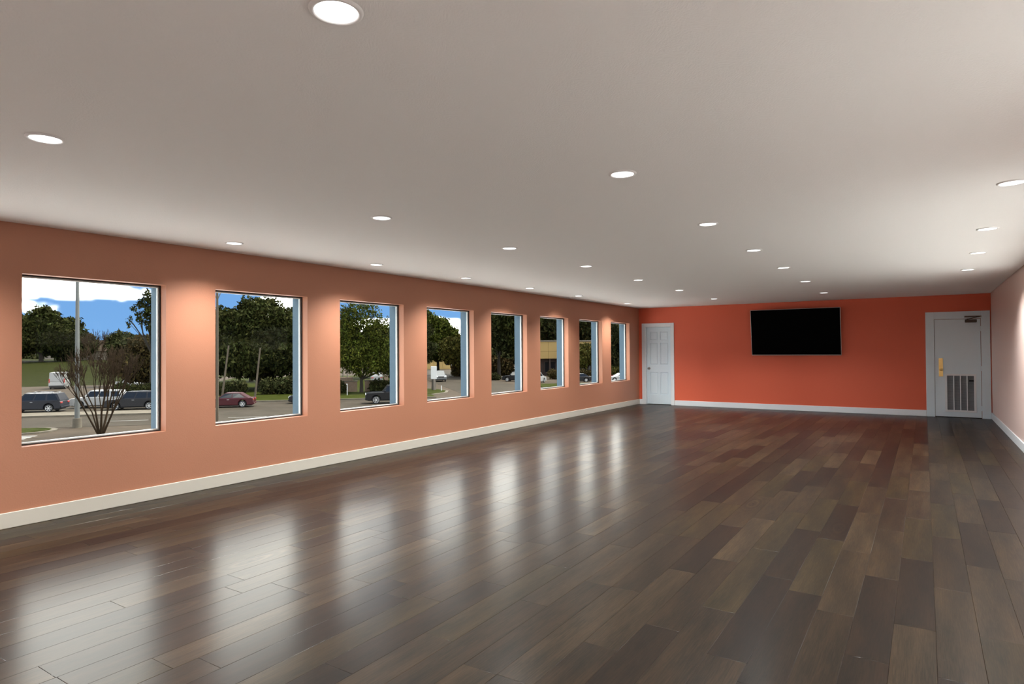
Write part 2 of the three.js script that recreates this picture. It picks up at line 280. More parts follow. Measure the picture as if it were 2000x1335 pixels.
// ------------------------------------------------------------------ louvred door
{
  const d = struct('door_2', 'pale flush door with a louvred return air grille and closer', 'door'), [xa, xb, h] = DOOR2;
  part('casing', [rbox(xa - 0.148, xa, 0, h + 0.15, ZE, ZE + 0.022, 0.005), rbox(xb, xb + 0.148, 0, h + 0.15, ZE, ZE + 0.022, 0.005), rbox(xa, xb, h, h + 0.15, ZE, ZE + 0.022, 0.005)], M.door, d);
  const s0 = xa + 0.006, s1 = xb - 0.007, zf = ZE + 0.008, gx0 = 6.63, gx1 = 7.125, gy0 = 0.125, gy1 = 0.875;
  part('door_slab', [boxAt(s0, gx0, 0.014, h - 0.006, ZE - 0.04, zf), boxAt(gx1, s1, 0.014, h - 0.006, ZE - 0.04, zf), boxAt(gx0, gx1, 0.014, gy0, ZE - 0.04, zf), boxAt(gx0, gx1, gy1, h - 0.006, ZE - 0.04, zf)], M.door, d);
  part('stop', [boxAt(xa, xb, 0, h, ZE - 0.149, ZE - 0.045)], M.black, d);
  // grille: frame, three mullions, slats between them
  const gr = new THREE.Group(); gr.name = 'grille'; gr.userData.label = 'white framed louvre grille with dark slats'; d.add(gr);
  const fw = 0.026, fz = zf + 0.012, bays = 4, bw = (gx1 - gx0 - 2 * fw) / bays;
  part('grille_frame', [rbox(gx0 - 0.012, gx1 + 0.012, gy0 - 0.012, gy0 + fw, zf, fz, 0.003), rbox(gx0 - 0.012, gx1 + 0.012, gy1 - fw, gy1 + 0.012, zf, fz, 0.003), rbox(gx0 - 0.012, gx0 + fw, gy0 + fw, gy1 - fw, zf, fz, 0.003), rbox(gx1 - fw, gx1 + 0.012, gy0 + fw, gy1 - fw, zf, fz, 0.003)], M.trim, gr);
  for (let k = 1; k < bays; k++) part('mullion', rbox(gx0 + fw + k * bw - 0.009, gx0 + fw + k * bw + 0.009, gy0 + fw, gy1 - fw, zf - 0.006, fz - 0.002, 0.003), M.trim, gr);
  const slat = new THREE.BoxGeometry(gx1 - gx0 - 2 * fw, 0.0025, 0.026);
  for (let k = 0; k < 30; k++) { const m = part('slat', slat, M.grey, gr); m.position.set((gx0 + gx1) / 2, gy0 + fw + 0.012 + k * 0.0231, zf - 0.014); m.rotation.x = 0.75; }
  part('torn_slat', rbox(7.02, 7.098, 0.735, 0.765, zf - 0.003, zf + 0.001, 0.001), M.black, gr);
  // brass plate with lever
  const pl = part('lock_plate', rbox(6.518, 6.59, 0.83, 1.205, zf, zf + 0.006, 0.002), M.brass, d); pl.userData.label = 'tall brass lock plate with knob';
  const prof = [[0, 0], [0.022, 0], [0.02, 0.008], [0.011, 0.014], [0.011, 0.032], [0.024, 0.04], [0.026, 0.052], [0.018, 0.062], [0, 0.064]].map((v) => new THREE.Vector2(...v));
  const kg = new THREE.LatheGeometry(prof, 18); kg.rotateX(Math.PI / 2); kg.translate(6.56, 0.97, zf + 0.006); part('knob', kg, M.brass, pl);
  part('key_cylinder', cyl(0.017, 0.017, 0.014, 6.556, 1.08, zf + 0.01, 14, 'z'), M.brass, pl);
  // door closer with folded arm at the top
  const cl = new THREE.Group(); cl.name = 'door_closer'; cl.userData.label = 'dark bronze overhead door closer'; d.add(cl);
  part('closer_body', rbox(6.965, 7.16, 1.925, 1.985, zf, zf + 0.055, 0.012, 3), M.bronze, cl);
  part('closer_arm', [bar([7.0, 1.99, zf + 0.03], [7.2, 2.035, zf + 0.16], 0.008, 0.008, 8), bar([7.2, 2.035, zf + 0.16], [6.97, 2.045, zf + 0.03], 0.008, 0.008, 8)], M.bronze, cl);
  part('closer_bracket', rbox(6.955, 7.235, 2.025, 2.06, ZE + 0.022, ZE + 0.04, 0.004), M.nickel, cl);
  part('hinge', [0.2, 1.0, 1.8].map((y) => cyl(0.008, 0.008, 0.1, s1 + 0.004, y, zf + 0.006, 8)), M.door, d);
}
// ------------------------------------------------------------------ television, leaning forward at the top
{
  const w = 1.885, h = 1.052, tv = thing('television', 'large black flat screen television tilted forward on the orange wall', 'television', [3.795, 1.278, ZE + 0.056], 0);
  const tilt = new THREE.Group(), a = Math.asin(0.13 / h); tilt.rotation.x = a;
  const place = (m) => { m.rotation.x = a; return m; };
  place(part('cabinet', [rbox(-w / 2, w / 2, 0, h, -0.028, 0.0, 0.008), rbox(-w * 0.32, w * 0.32, 0.1, h * 0.72, -0.05, -0.026, 0.01)], M.black, tv));
  place(part('bezel', [rbox(-w / 2 - 0.004, w / 2 + 0.004, -0.012, 0.006, -0.012, 0.004, 0.002), rbox(-w / 2 - 0.004, w / 2 + 0.004, h - 0.003, h + 0.004, -0.012, 0.004, 0.002), rbox(-w / 2 - 0.006, -w / 2 + 0.003, 0.006, h - 0.003, -0.012, 0.004, 0.002), rbox(w / 2 - 0.003, w / 2 + 0.006, 0.006, h - 0.003, -0.012, 0.004, 0.002)], M.chrome, tv)).userData.label = 'thin silver bezel';
  place(part('screen', boxAt(-w / 2 + 0.004, w / 2 - 0.004, 0.007, h - 0.004, -0.002, 0.002), M.screen, tv));
  part('wall_plate', rbox(-0.36, 0.36, 0.3, 0.72, -0.052, -0.036, 0.004), M.black, tv);
  for (const x of [-0.28, 0.28]) part('tilt_arm', bar([x, 0.62, -0.04], [x, 0.62, 0.05], 0.014, 0.014, 8), M.black, tv);
}
// ------------------------------------------------------------------ ceiling downlights
{
  const spots = [[2.60, -1.36], [4.73, -1.36], [0.57, -1.36], [6.78, -1.36], [0.58, -3.71], [2.62, -3.68], [4.74, -3.60], [6.78, -3.55], [0.59, -5.63], [2.63, -5.54], [4.73, -5.46], [6.77, -5.24], [0.61, -7.43], [2.65, -7.30], [4.73, -7.20], [6.77, -7.15],
    [0.57, -9.30], [2.59, -9.22], [4.72, -8.99], [6.80, -8.90], [0.54, -11.20], [2.56, -11.26], [4.69, -11.04], [6.79, -10.75], [0.50, -13.75], [2.52, -13.66], [4.66, -13.49], [0.57, 0.55], [2.6, 0.55], [4.73, 0.55], [6.78, 0.55]];
  const ring = new THREE.LatheGeometry([[0.066, 0.004], [0.068, -0.006], [0.075, -0.009], [0.083, -0.006], [0.085, 0.0]].map((v) => new THREE.Vector2(...v)), 40);
  const disc = new THREE.CylinderGeometry(0.067, 0.067, 0.004, 40);
  const proto = new THREE.Group();
  part('trim_ring', ring, M.lampTrim, proto);
  const gl = part('diffuser', disc, M.lampGlow, proto); gl.position.y = -0.002;
  for (const [x, z] of spots) {
    const o = proto.clone(); o.name = numbered('ceiling_light'); o.position.set(x, ROOM.h, z); o.userData = { label: 'round recessed white downlight glowing in the ceiling', category: 'light', group: 'ceiling downlights' }; scene.add(o);
    const l = new THREE.SpotLight(LAMP.color, LAMP.watt, 0, THREE.MathUtils.degToRad(LAMP.angle), LAMP.penumbra, 2);
    l.position.set(0, -0.02, 0); l.target.position.set(0, -1, 0); l.castShadow = true; l.shadow.radius = 3.2; o.add(l, l.target);
  }
}

// ------------------------------------------------------------------ the street outside, 4 m below the floor
// street frame: s runs along the road, n away from the building
const G0 = -4.05, SD = [0.68, -0.7332], SN = [-0.7332, -0.68];
const st = (s, n, y = G0) => [s * SD[0] + n * SN[0], y, s * SD[1] + n * SN[1]];
const ST_TURN = Math.atan2(-SD[1], SD[0]);            // turns local +x to +s and local -z to +n
const mottled = (a, b, f, seed, rep) => { const t = dataTexture(256, 256, (u, v) => { const n = clamp(0.5 + 0.55 * wrapNoise(u, v, f, seed) + 0.35 * wrapNoise(u, v, f * 4, seed + 5) + 0.25 * wrapNoise(u, v, f * 13, seed + 9)); return [0, 1, 2].map((k) => a[k] + (b[k] - a[k]) * n); }); t.repeat.set(rep, rep); return t; };
M.asphalt = new THREE.MeshPhysicalMaterial({ specularIntensity: 0.2, map: mottled([0.029, 0.0235, 0.0165], [0.045, 0.0375, 0.0275], 6, 2, 0.06), roughness: 0.95 });
M.pavement = new THREE.MeshPhysicalMaterial({ specularIntensity: 0.2, map: mottled([0.038, 0.0285, 0.0195], [0.057, 0.044, 0.031], 6, 8, 0.08), roughness: 0.95 });
M.concrete = new THREE.MeshPhysicalMaterial({ specularIntensity: 0.2, map: mottled([0.09, 0.078, 0.06], [0.13, 0.115, 0.09], 7, 14, 0.2), roughness: 0.95 });
M.grass = new THREE.MeshPhysicalMaterial({ map: mottled([0.012, 0.016, 0.0025], [0.030, 0.035, 0.005], 8, 21, 0.16), roughness: 1, specularIntensity: 0.1 });
M.reflector = new THREE.MeshStandardMaterial({ map: mottled([0.72, 0.72, 0.70], [0.82, 0.82, 0.80], 6, 31, 0.15), roughness: 0.9 });  // surface of the added roof that reflects daylight upwards
M.roadPaint = new THREE.MeshStandardMaterial({ color: rgb(0.22, 0.22, 0.2), roughness: 0.9 });
M.bark = new THREE.MeshStandardMaterial({ map: mottled([0.012, 0.0095, 0.007], [0.03, 0.024, 0.017], 9, 41, 1.5), roughness: 1 });
M.twig = new THREE.MeshPhysicalMaterial({ specularIntensity: 0.1, color: rgb(0.026, 0.017, 0.010), roughness: 1 });
M.palebark = new THREE.MeshStandardMaterial({ color: rgb(0.12, 0.10, 0.08), roughness: 1 });
M.pole = new THREE.MeshStandardMaterial({ color: rgb(0.10, 0.105, 0.10), roughness: 0.6, metalness: 0.3 });
M.timber = new THREE.MeshStandardMaterial({ map: mottled([0.055, 0.043, 0.028], [0.09, 0.072, 0.05], 9, 51, 2), roughness: 1 });
M.leaf = new THREE.MeshPhysicalMaterial({ color: 0xffffff, roughness: 0.9, specularIntensity: 0.12, side: THREE.DoubleSide });

const flatShape = (pts, y0, y1, mat, name, label, cat) => {             // a slab with the given outline in street coordinates
  const sh = new THREE.Shape(pts.map(([s, n]) => new THREE.Vector2(s, n)));
  const g = new THREE.ExtrudeGeometry(sh, { depth: y1 - y0, bevelEnabled: false, curveSegments: 8 }); g.rotateX(-Math.PI / 2);
  return { g: metres(g), y0 };
};
function slab(name, label, cat, pts, y0, y1, mat) {
  const { g } = flatShape(pts, y0, y1); const m = struct(name, label, cat, g, mat);
  m.position.y = y0; m.rotation.y = ST_TURN; return m;
}
const rect = (s0, s1, n0, n1) => [[s0, n0], [s1, n0], [s1, n1], [s0, n1]];
const capped = (s0, s1, n0, n1, k = 8) => { const p = [[s0, n0]], r = (n1 - n0) / 2; for (let i = 0; i <= k; i++) { const a = -Math.PI / 2 + Math.PI * i / k; p.push([s1 - r + r * Math.cos(a), (n0 + n1) / 2 + r * Math.sin(a)]); } p.push([s0, n1]); return p; };
slab('ground', 'brown grey pavement of the lots beyond the windows', 'pavement', rect(-260, 260, -40, 420), G0 - 0.5, G0, M.pavement);
slab('road', 'asphalt carriageway with parked traffic', 'road', rect(-160, 160, 48.5, 69), G0, G0 + 0.015, M.asphalt);
slab('side_street', 'asphalt side street running away between the trees', 'road', rect(17.5, 29, 69.02, 240), G0, G0 + 0.014, M.asphalt);
slab('lawn_1', 'grass strip between the road and the hedge', 'lawn', rect(-20, 13.5, 69.5, 140), G0, G0 + 0.1, M.grass);
slab('lawn_2', 'small grass corner island with a curb beside the side street', 'lawn', capped(9, 16.2, 72.0, 89).map(([s, n]) => [s, n]), G0 + 0.1, G0 + 0.13, M.grass);
slab('curb_1', 'pale curb along the far side of the road', 'curb', rect(-20.2, 13.5, 69.1, 69.5), G0, G0 + 0.14, M.concrete);
slab('curb_2', 'pale rounded curb round the corner island', 'curb', capped(9, 16.6, 71.6, 89.4), G0, G0 + 0.1, M.concrete);
slab('median', 'pale concrete median strip between the carriageways', 'curb', rect(-80, -8.5, 57.3, 60.6), G0 + 0.015, G0 + 0.16, M.concrete);
slab('lawn_3', 'narrow grass island near the crosswalk', 'lawn', capped(-50, -16.6, 45.0, 47.9), G0, G0 + 0.12, M.grass);
slab('curb_3', 'curb round the narrow grass island', 'curb', capped(-50, -16.2, 44.7, 48.2), G0, G0 + 0.09, M.concrete);
slab('lawn_4', 'grass verge in front of the yellow building', 'lawn', rect(31, 80, 84, 92.5), G0, G0 + 0.1, M.grass);
slab('driveway', 'pale driveway where the white van stands', 'pavement', rect(-70, -21, 69.2, 112), G0, G0 + 0.02, M.concrete).material = M.pavement;
for (let k = 0; k < 6; k++) slab('crosswalk_' + (k + 1), 'white painted bar of the crosswalk beside the narrow grass island', 'road marking', rect(-19.5, -16.25, 39.9 + k * 0.72, 40.3 + k * 0.72), G0, G0 + 0.006, M.roadPaint);
for (let k = 0; k < 7; k++) slab('lane_mark_' + (k + 1), 'white painted dash on the road in front of the median', 'road marking', rect(-33 + k * 9, -30 + k * 9, 52.2, 52.35), G0 + 0.015, G0 + 0.02, M.roadPaint);
{ // grass hill behind the driveway
  const ns = 40, nn = 24, P = [], I = [], h = (s, n) => G0 - 0.25 + 4.0 * smooth(104, 172, n) * smooth(-18, -52, s) + 0.25 * fbm(s * 0.06, 0, n * 0.06, 3);
  for (let j = 0; j <= nn; j++) for (let i = 0; i <= ns; i++) { const s = -150 + 130 * i / ns, n = 106 + 160 * j / nn; P.push(...st(s, n, h(s, n))); }
  for (let j = 0; j < nn; j++) for (let i = 0; i < ns; i++) { const a = j * (ns + 1) + i, b = a + 1, c = a + ns + 1, d = c + 1; I.push(a, b, c, b, d, c); }
  const g = new THREE.BufferGeometry(); g.setAttribute('position', new THREE.Float32BufferAttribute(P, 3)); g.setIndex(I); g.computeVertexNormals(); metres(g);
  const m = struct('hill', 'grassy slope rising behind the white van', 'hill', g, M.grass); m.material = m.material.clone(); m.material.color = rgb(0.62, 0.58, 0.6); m.material.side = THREE.DoubleSide;
}
// flat white roof added out of view, bounces daylight up to the ceiling
struct('bounce_roof', 'white membrane roof added out of view to bounce daylight onto the ceiling', 'roof', [boxAt(-9.6, -0.281, -1.2, -0.75, -ROOM.l - 10, ROOM.back + 10), boxAt(ROOM.w + 0.151, 17, -1.2, -0.75, -ROOM.l - 10, ROOM.back + 10)], M.reflector);

// ------------------------------------------------------------------ trees and hedges
function clumpGeometry(seed, leaves) {
  const R = rng(seed), P = [], I = [];
  for (let k = 0; k < leaves; k++) {
    const c = new THREE.Vector3(R() - 0.5, R() - 0.5, R() - 0.5).multiplyScalar(0.9), a = new THREE.Vector3(R() - 0.5, R() - 0.5, R() - 0.5).normalize(), b = new THREE.Vector3(R() - 0.5, R() - 0.5, R() - 0.5).cross(a).normalize();
    const l = 0.22 + 0.16 * R(), w = l * 0.5, n = P.length / 3;
    for (const [x, y] of [[-l, 0], [0, -w], [l, 0], [0, w]]) P.push(c.x + a.x * x + b.x * y, c.y + a.y * x + b.y * y, c.z + a.z * x + b.z * y);
    I.push(n, n + 1, n + 2, n, n + 2, n + 3);
  }
  const g = new THREE.BufferGeometry(); g.setAttribute('position', new THREE.Float32BufferAttribute(P, 3)); g.setIndex(I); g.computeVertexNormals(); return g;
}
const CLUMP = clumpGeometry(7, 9), SPARSE = clumpGeometry(8, 5);
const GREEN = { oak: [0.022, 0.025, 0.006], dark: [0.023, 0.025, 0.008], light: [0.042, 0.050, 0.007], olive: [0.043, 0.040, 0.008], brown: [0.036, 0.027, 0.009] };
const dummy = new THREE.Object3D();
function foliage(parent, lobes, count, size, col, seed, geo = CLUMP, shell = 0.55) {
  const R = rng(seed), vol = lobes.map((l) => l[3] * l[4] * (l[5] ?? l[3])), tot = vol.reduce((a, b) => a + b, 0);
  const im = shade(new THREE.InstancedMesh(geo, M.leaf, count)); im.name = 'foliage'; im.userData = { kind: 'stuff' };
  for (let i = 0; i < count; i++) {
    let t = R() * tot, k = 0; while (k < lobes.length - 1 && t > vol[k]) { t -= vol[k]; k++; }
    const [x, y, z, rx, ry, rz = rx] = lobes[k], a = R() * 2 * Math.PI, c = R() * 2 - 1, q = Math.sqrt(1 - c * c), lump = 1 + 0.28 * noise.noise(Math.cos(a) * q * 2.6 + seed, c * 2.6, Math.sin(a) * q * 2.6 + k * 3), r = (shell + (1 - shell) * Math.sqrt(R())) * lump;
    dummy.position.set(x + Math.cos(a) * q * rx * r, y + c * ry * r, z + Math.sin(a) * q * rz * r);
    dummy.rotation.set(R() * 6.3, R() * 6.3, R() * 6.3); dummy.scale.setScalar(size * (0.6 + 0.8 * R())); dummy.updateMatrix(); im.setMatrixAt(i, dummy.matrix);
    const v = 0.6 + 0.8 * R(), w = 0.85 + 0.3 * R(); im.setColorAt(i, rgb(col[0] * v * w, col[1] * v, col[2] * v));
  }
  parent.add(im); return im;
}
// tree: lobes are [x, y, z, rx, ry, rz] from its base
function tree(name, label, pos, { lobes, count = 3000, size = 0.7, col = GREEN.oak, trunk = 0.3, fork = 2.5, seed = 1, geo, shell, bark = M.bark, lean = [0, 0], group }) {
  const t = thing(name, label, 'tree', pos, ST_TURN, group), R = rng(seed + 500), gs = [bar([0, -0.1, 0], [lean[0], fork, lean[1]], trunk * 1.25, trunk * 0.85, 9)];
  part('trunk', gs, bark, t);
  const br = [];
  for (const [x, y, z, rx, ry] of lobes) {
    const mid = [lean[0] + (x - lean[0]) * 0.5 + (R() - 0.5), fork + (y - fork) * 0.45, lean[1] + (z - lean[1]) * 0.5 + (R() - 0.5)];
    br.push(bar([lean[0], fork - 0.1, lean[1]], mid, trunk * 0.6, trunk * 0.4), bar(mid, [x, y + ry * 0.3, z], trunk * 0.4, trunk * 0.12));
    for (let k = 0; k < 3; k++) br.push(bar(mid, [x + (R() - 0.5) * rx * 1.3, y + (R() - 0.3) * ry, z + (R() - 0.5) * rx * 1.3], trunk * 0.25, trunk * 0.06, 5));
  }
  part('branches', br, bark, t);
  foliage(t, lobes, count, size, col, seed, geo, shell);
  return t;
}
function hedge(name, label, s0, s1, n0, n1, h, col, seed, category = 'hedge', y = G0 + 0.08, size = 0.45) {
  const t = thing(name, label, category, st((s0 + s1) / 2, (n0 + n1) / 2, y), ST_TURN), R = rng(seed), w = s1 - s0, d = n1 - n0, lobes = [];
  const k = Math.max(2, Math.round(w / 1.1)), stems = [];
  for (let i = 0; i < k; i++) { const x = -w / 2 + (i + 0.5) * w / k, hh = h * (0.85 + 0.3 * R()); lobes.push([x, hh * 0.5, (R() - 0.5) * d * 0.2, w / k * 0.75, hh * 0.5, d / 2]); stems.push(bar([x, 0, 0], [x + (R() - 0.5) * 0.3, hh * 0.6, 0], 0.05, 0.02, 5)); }
  stems.forEach((g) => part('stem', g, M.bark, t)); foliage(t, lobes, Math.round(220 * k), size, col, seed, CLUMP, 0.35);
  return t;
}
const blob = (R, n, rx, y, ry, r, spread = 0.6) => { const l = []; for (let i = 0; i < n; i++) { const a = i * 2.4 + R(), q = spread * rx * Math.sqrt((i + 0.4) / n); l.push([Math.cos(a) * q, y + (R() - 0.45) * ry, Math.sin(a) * q, r * (0.8 + 0.4 * R()), r * (0.7 + 0.35 * R())]); } return l; };

{
  const R = rng(77);
  // the hillside left of the light pole
  tree('oak', 'broad dark oak at the crest of the grass hill, farthest from the light pole', st(-73, 166, -0.9), { lobes: blob(R, 8, 8, 7.2, 4, 4.0), count: 5200, size: 1.15, col: GREEN.oak, trunk: 0.5, fork: 2.2, seed: 1, group: 'hill oaks' });
  tree('oak', 'dark oak at the middle of the grass hill above the white van', st(-66, 163, -0.9), { lobes: blob(R, 7, 7, 6.6, 4, 3.8), count: 4600, size: 1.15, col: GREEN.oak, trunk: 0.45, fork: 2.0, seed: 2, group: 'hill oaks' });
  tree('oak', 'smaller dark oak sloping down the hill behind the light pole', st(-60.3, 166, -1.1), { lobes: blob(R, 5, 4.5, 4.6, 3, 2.9), count: 3400, size: 1.1, col: GREEN.dark, trunk: 0.4, fork: 1.8, seed: 3, group: 'hill oaks' });
  tree('tree', 'rounded dark tree right of the small house', st(-31.2, 112), { lobes: blob(R, 6, 4.0, 5.8, 3.8, 2.35), count: 3600, size: 0.75, col: GREEN.dark, trunk: 0.28, fork: 1.6, seed: 4 });
  tree('tree', 'wide brownish tree above the hedge and the far pickup', st(-23.4, 92), { lobes: blob(R, 8, 4.6, 4.6, 3, 2.2), count: 4600, size: 0.7, col: GREEN.brown, trunk: 0.24, fork: 1.6, seed: 5 });
  tree('tree', 'tall open tree with airy leaves beside the blue jamb', st(-20.7, 84), { lobes: [[0.5, 12.6, 0, 1.3, 1.2], [-0.6, 11.9, 0, 0.9, 0.7], [-1.3, 11.0, 0.3, 0.9, 0.7], [0.4, 10.6, 0, 1.2, 0.9], [-0.7, 9.8, 0, 1.0, 0.7], [0.5, 8.8, 0, 1.2, 0.8], [-2.4, 9.4, 0, 0.5, 0.5], [1.4, 7.6, 0.5, 1.3, 1.0]], count: 620, size: 0.62, col: GREEN.oak, trunk: 0.2, fork: 5.5, seed: 6, geo: SPARSE });
  // the great oak over the maroon sedan
  tree('oak', 'huge spreading dark oak over the maroon sedan', st(-9.0, 92), { lobes: [[-5, 8, 0, 4, 3.6], [0, 9.2, 0, 4.6, 3.8], [5.2, 8.2, 0, 4, 3.6], [-6, 4.6, 0.8, 3.6, 2.4], [-1.5, 4.8, 2.4, 4.4, 2.6], [4.5, 4.6, 1.5, 4.2, 2.4], [0, 5.5, -3, 5, 4]], count: 11000, size: 0.75, col: GREEN.oak, trunk: 0.42, fork: 2.0, seed: 7 });
  tree('tree', 'dense dark tree behind the great oak', st(-14, 118), { lobes: blob(R, 7, 6, 6.5, 5, 3.4), count: 3600, size: 1.1, col: GREEN.dark, trunk: 0.35, fork: 2, seed: 8 });
  tree('tree', 'dense dark tree between the great oak and the leafy street tree', st(0.5, 120), { lobes: blob(R, 7, 6, 7, 5, 3.4), count: 3800, size: 1.1, col: GREEN.dark, trunk: 0.35, fork: 2, seed: 9 });
  // the leafy street tree between the two garden walls
  tree('street_tree', 'leafy light green tree between the two tan garden walls', st(5.1, 80.5), { lobes: [[0, 10.2, 0, 2.6, 2.4], [-2.2, 8.6, 0, 2.6, 2.4], [2.4, 8.0, 0, 2.4, 2.0], [-1.2, 5.6, 0.5, 3.2, 2.2], [2.6, 5.0, 0.4, 2.8, 2.2], [0.4, 3.8, 0.8, 3.0, 1.6], [3.6, 3.2, 0, 1.8, 1.3]], count: 4600, size: 0.52, col: GREEN.light, trunk: 0.22, fork: 1.9, seed: 10, geo: SPARSE, shell: 0.3 });
  tree('tree', 'dark tree far behind the white parked car', st(11, 128), { lobes: blob(R, 7, 5, 5.6, 4, 3.0), count: 3400, size: 1.05, col: GREEN.dark, trunk: 0.3, fork: 2, seed: 11 });
  // around the side street
  tree('pine', 'ragged dark pine left of the side street', st(16.4, 116), { lobes: [[0, 12.6, 0, 1.6, 1.4], [-1, 10.6, 0, 1.9, 1.4], [0.8, 9.4, 0, 1.8, 1.3], [-0.6, 7.6, 0, 2.2, 1.4], [0.8, 6, 0, 2.4, 1.4], [0, 4, 0, 2.2, 1.3]], count: 1700, size: 0.62, col: GREEN.dark, trunk: 0.26, fork: 3.4, seed: 12, geo: SPARSE });
  tree('tree', 'round bright topped tree at the end of the side street', st(22.5, 138), { lobes: [[-2.6, 11.6, 0, 2.6, 2.3], [0, 10.4, 0, 2.8, 2.2], [2.4, 8.6, 0, 2.6, 2.0], [-2, 7.8, 1, 3.6, 2.4], [3.0, 6.4, 1, 3.2, 2.0], [0, 5.6, 1.5, 4.0, 1.9], [5, 5.0, 0.5, 2.8, 1.7]], count: 6200, size: 0.95, col: GREEN.light, trunk: 0.32, fork: 3.2, seed: 13 });
  tree('tree', 'low olive tree spreading over the side street', st(26, 126), { lobes: blob(R, 7, 5.4, 5.4, 2.4, 2.4), count: 3600, size: 0.9, col: GREEN.olive, trunk: 0.26, fork: 3.2, seed: 14 });
  tree('tree', 'tall dark tree above the dark parked car', st(33, 122), { lobes: blob(R, 9, 6.5, 10.5, 7, 3.6), count: 6000, size: 1.0, col: GREEN.dark, trunk: 0.32, fork: 4.2, seed: 15 });
  tree('tree', 'tall dark green tree with a pale trunk near the dark parked car', st(35.6, 116), { lobes: blob(R, 9, 4.2, 10, 7, 2.9), count: 5600, size: 1.0, col: GREEN.oak, trunk: 0.3, fork: 4.4, seed: 16, bark: M.palebark });
  for (const [s, n, a] of [[44, 146, 'left'], [52, 148, 'middle'], [61, 150, 'right']]) tree('tree', 'tall dark tree rising behind the ' + { left: 'left end', middle: 'middle', right: 'right end' }[a] + ' of the yellow building', st(s, n), { lobes: blob(R, 9, 6, 12, 6, 3.8), count: 4800, size: 1.25, col: GREEN.dark, trunk: 0.35, fork: 5, seed: 17 + s });
  tree('tree', 'brown green tree in front of the yellow building', st(49.4, 115), { lobes: blob(R, 7, 4.2, 4.4, 3.2, 1.9), count: 3400, size: 0.75, col: GREEN.olive, trunk: 0.2, fork: 1.6, seed: 24 });
  tree('tree', 'thin tree whose leaves hang above the yellow fascia', st(52, 104), { lobes: [[-1.2, 12.4, 0, 2.4, 1.6], [1.4, 11.4, 0, 2.2, 1.8], [0, 9.4, 0, 2.6, 1.4]], count: 1100, size: 0.7, col: GREEN.dark, trunk: 0.18, fork: 6, seed: 25, geo: SPARSE });
  tree('tree', 'dense tree past the end of the yellow building', st(64, 112), { lobes: blob(R, 8, 5, 7.4, 6, 2.8), count: 4800, size: 0.9, col: GREEN.oak, trunk: 0.26, fork: 2.4, seed: 26 });
  tree('tree', 'dark tree past the end of the yellow building, nearer the road', st(56.6, 111), { lobes: blob(R, 8, 3.4, 6.6, 7, 2.4), count: 3000, size: 0.8, col: GREEN.dark, trunk: 0.22, fork: 3.4, seed: 27 });

  hedge('hedge', 'dark clipped hedge under the brownish tree', -24.4, -17.8, 82, 85, 1.5, GREEN.dark, 31);
  hedge('hedge', 'dark low hedge left of the great oak trunk', -17, -9.3, 80, 83, 1.7, GREEN.dark, 32);
  hedge('hedge', 'dark hedge right of the great oak trunk', -7.2, -1.0, 80, 83, 1.95, GREEN.dark, 33);
  hedge('hedge', 'trimmed dark hedge beside the tan garden wall pier', 6.5, 10.6, 80.5, 82.2, 1.45, GREEN.dark, 34);
  hedge('shrub', 'dark rounded shrub left of the tan garden wall', 1.3, 2.9, 79.4, 81, 1.3, GREEN.dark, 35, 'shrub');
  hedge('shrub', 'row of dark shrubs under the yellow building', 40, 50, 108, 111, 1.5, GREEN.brown, 36, 'shrub');
  hedge('shrub', 'dark shrubs at the foot of the trees by the dark parked car', 26.5, 30, 108, 111, 1.2, GREEN.dark, 37, 'shrub');
  hedge('thicket', 'tall dark thicket under the tall trees by the dark parked car', 25, 37.5, 128, 132, 3.6, GREEN.brown, 39, 'thicket', G0, 0.9);
  hedge('shrub', 'leafy shrubs beside the far dark car', 48.5, 57, 104, 107, 2.2, GREEN.olive, 38, 'shrub');
}
{ // woods along the horizon, too far off to count
  const t = thing('distant_woods', 'low band of far woodland along the horizon', 'woods', st(0, 236), ST_TURN), R = rng(303), lobes = [];
  t.userData.kind = 'stuff';
  for (let i = 0; i < 60; i++) lobes.push([-170 + i * 5.6, 3 + R(), (R() - 0.5) * 14, 4.4, 3.4 + R() * 1.2]);
  foliage(t, lobes, 12000, 1.9, GREEN.dark, 304);
}
// many stemmed bare shrub close to the building, and the bare tree by the house
function bareTree(name, label, pos, h, stems, spread, seed, r0, depth, category, rMin) {
  const t = thing(name, label, category, pos, ST_TURN), R = rng(seed), tw = [];
  const grow = (a, dir, len, r, lvl, list) => {
    const b = [a[0] + dir.x * len, a[1] + dir.y * len, a[2] + dir.z * len]; list.push(bar(a, b, Math.max(r, rMin), Math.max(r * 0.72, rMin * 0.8), lvl > 2 ? 5 : 3));
    if (lvl === 0) return;
    const k = lvl > 4 ? 2 : 3;
    for (let i = 0; i < k; i++) { const d = dir.clone().add(new THREE.Vector3((R() - 0.5) * 0.75, 0.12 + R() * 0.25, (R() - 0.5) * 0.75)).normalize(); grow(b, d, len * (0.62 + 0.25 * R()), r * 0.62, lvl - 1, lvl - 1 < 3 ? tw : list); }
  };
  for (let k = 0; k < stems; k++) {
    const a = k / stems * 2 * Math.PI + R() * 0.5, list = [], tilt = spread * (0.45 + 0.6 * R());
    grow([Math.cos(a) * 0.12, 0, Math.sin(a) * 0.12], new THREE.Vector3(Math.cos(a) * tilt, 1, Math.sin(a) * tilt).normalize(), h * 0.27, r0 * (0.8 + 0.4 * R()), depth, list);
    part('stem', list, M.twig, t);
  }
  const m = part('twigs', tw, M.twig, t); m.userData = { kind: 'stuff' };
}
bareTree('crape_myrtle', 'bare brown many stemmed shrub standing in front of the parked cars', st(-12.1, 42.7), 6.0, 8, 0.5, 5, 0.075, 5, 'shrub', 0.0115);
bareTree('bare_tree', 'small leafless tree in front of the far house', st(-50.6, 150, -3.2), 10.5, 5, 0.3, 9, 0.14, 4, 'tree', 0.03);

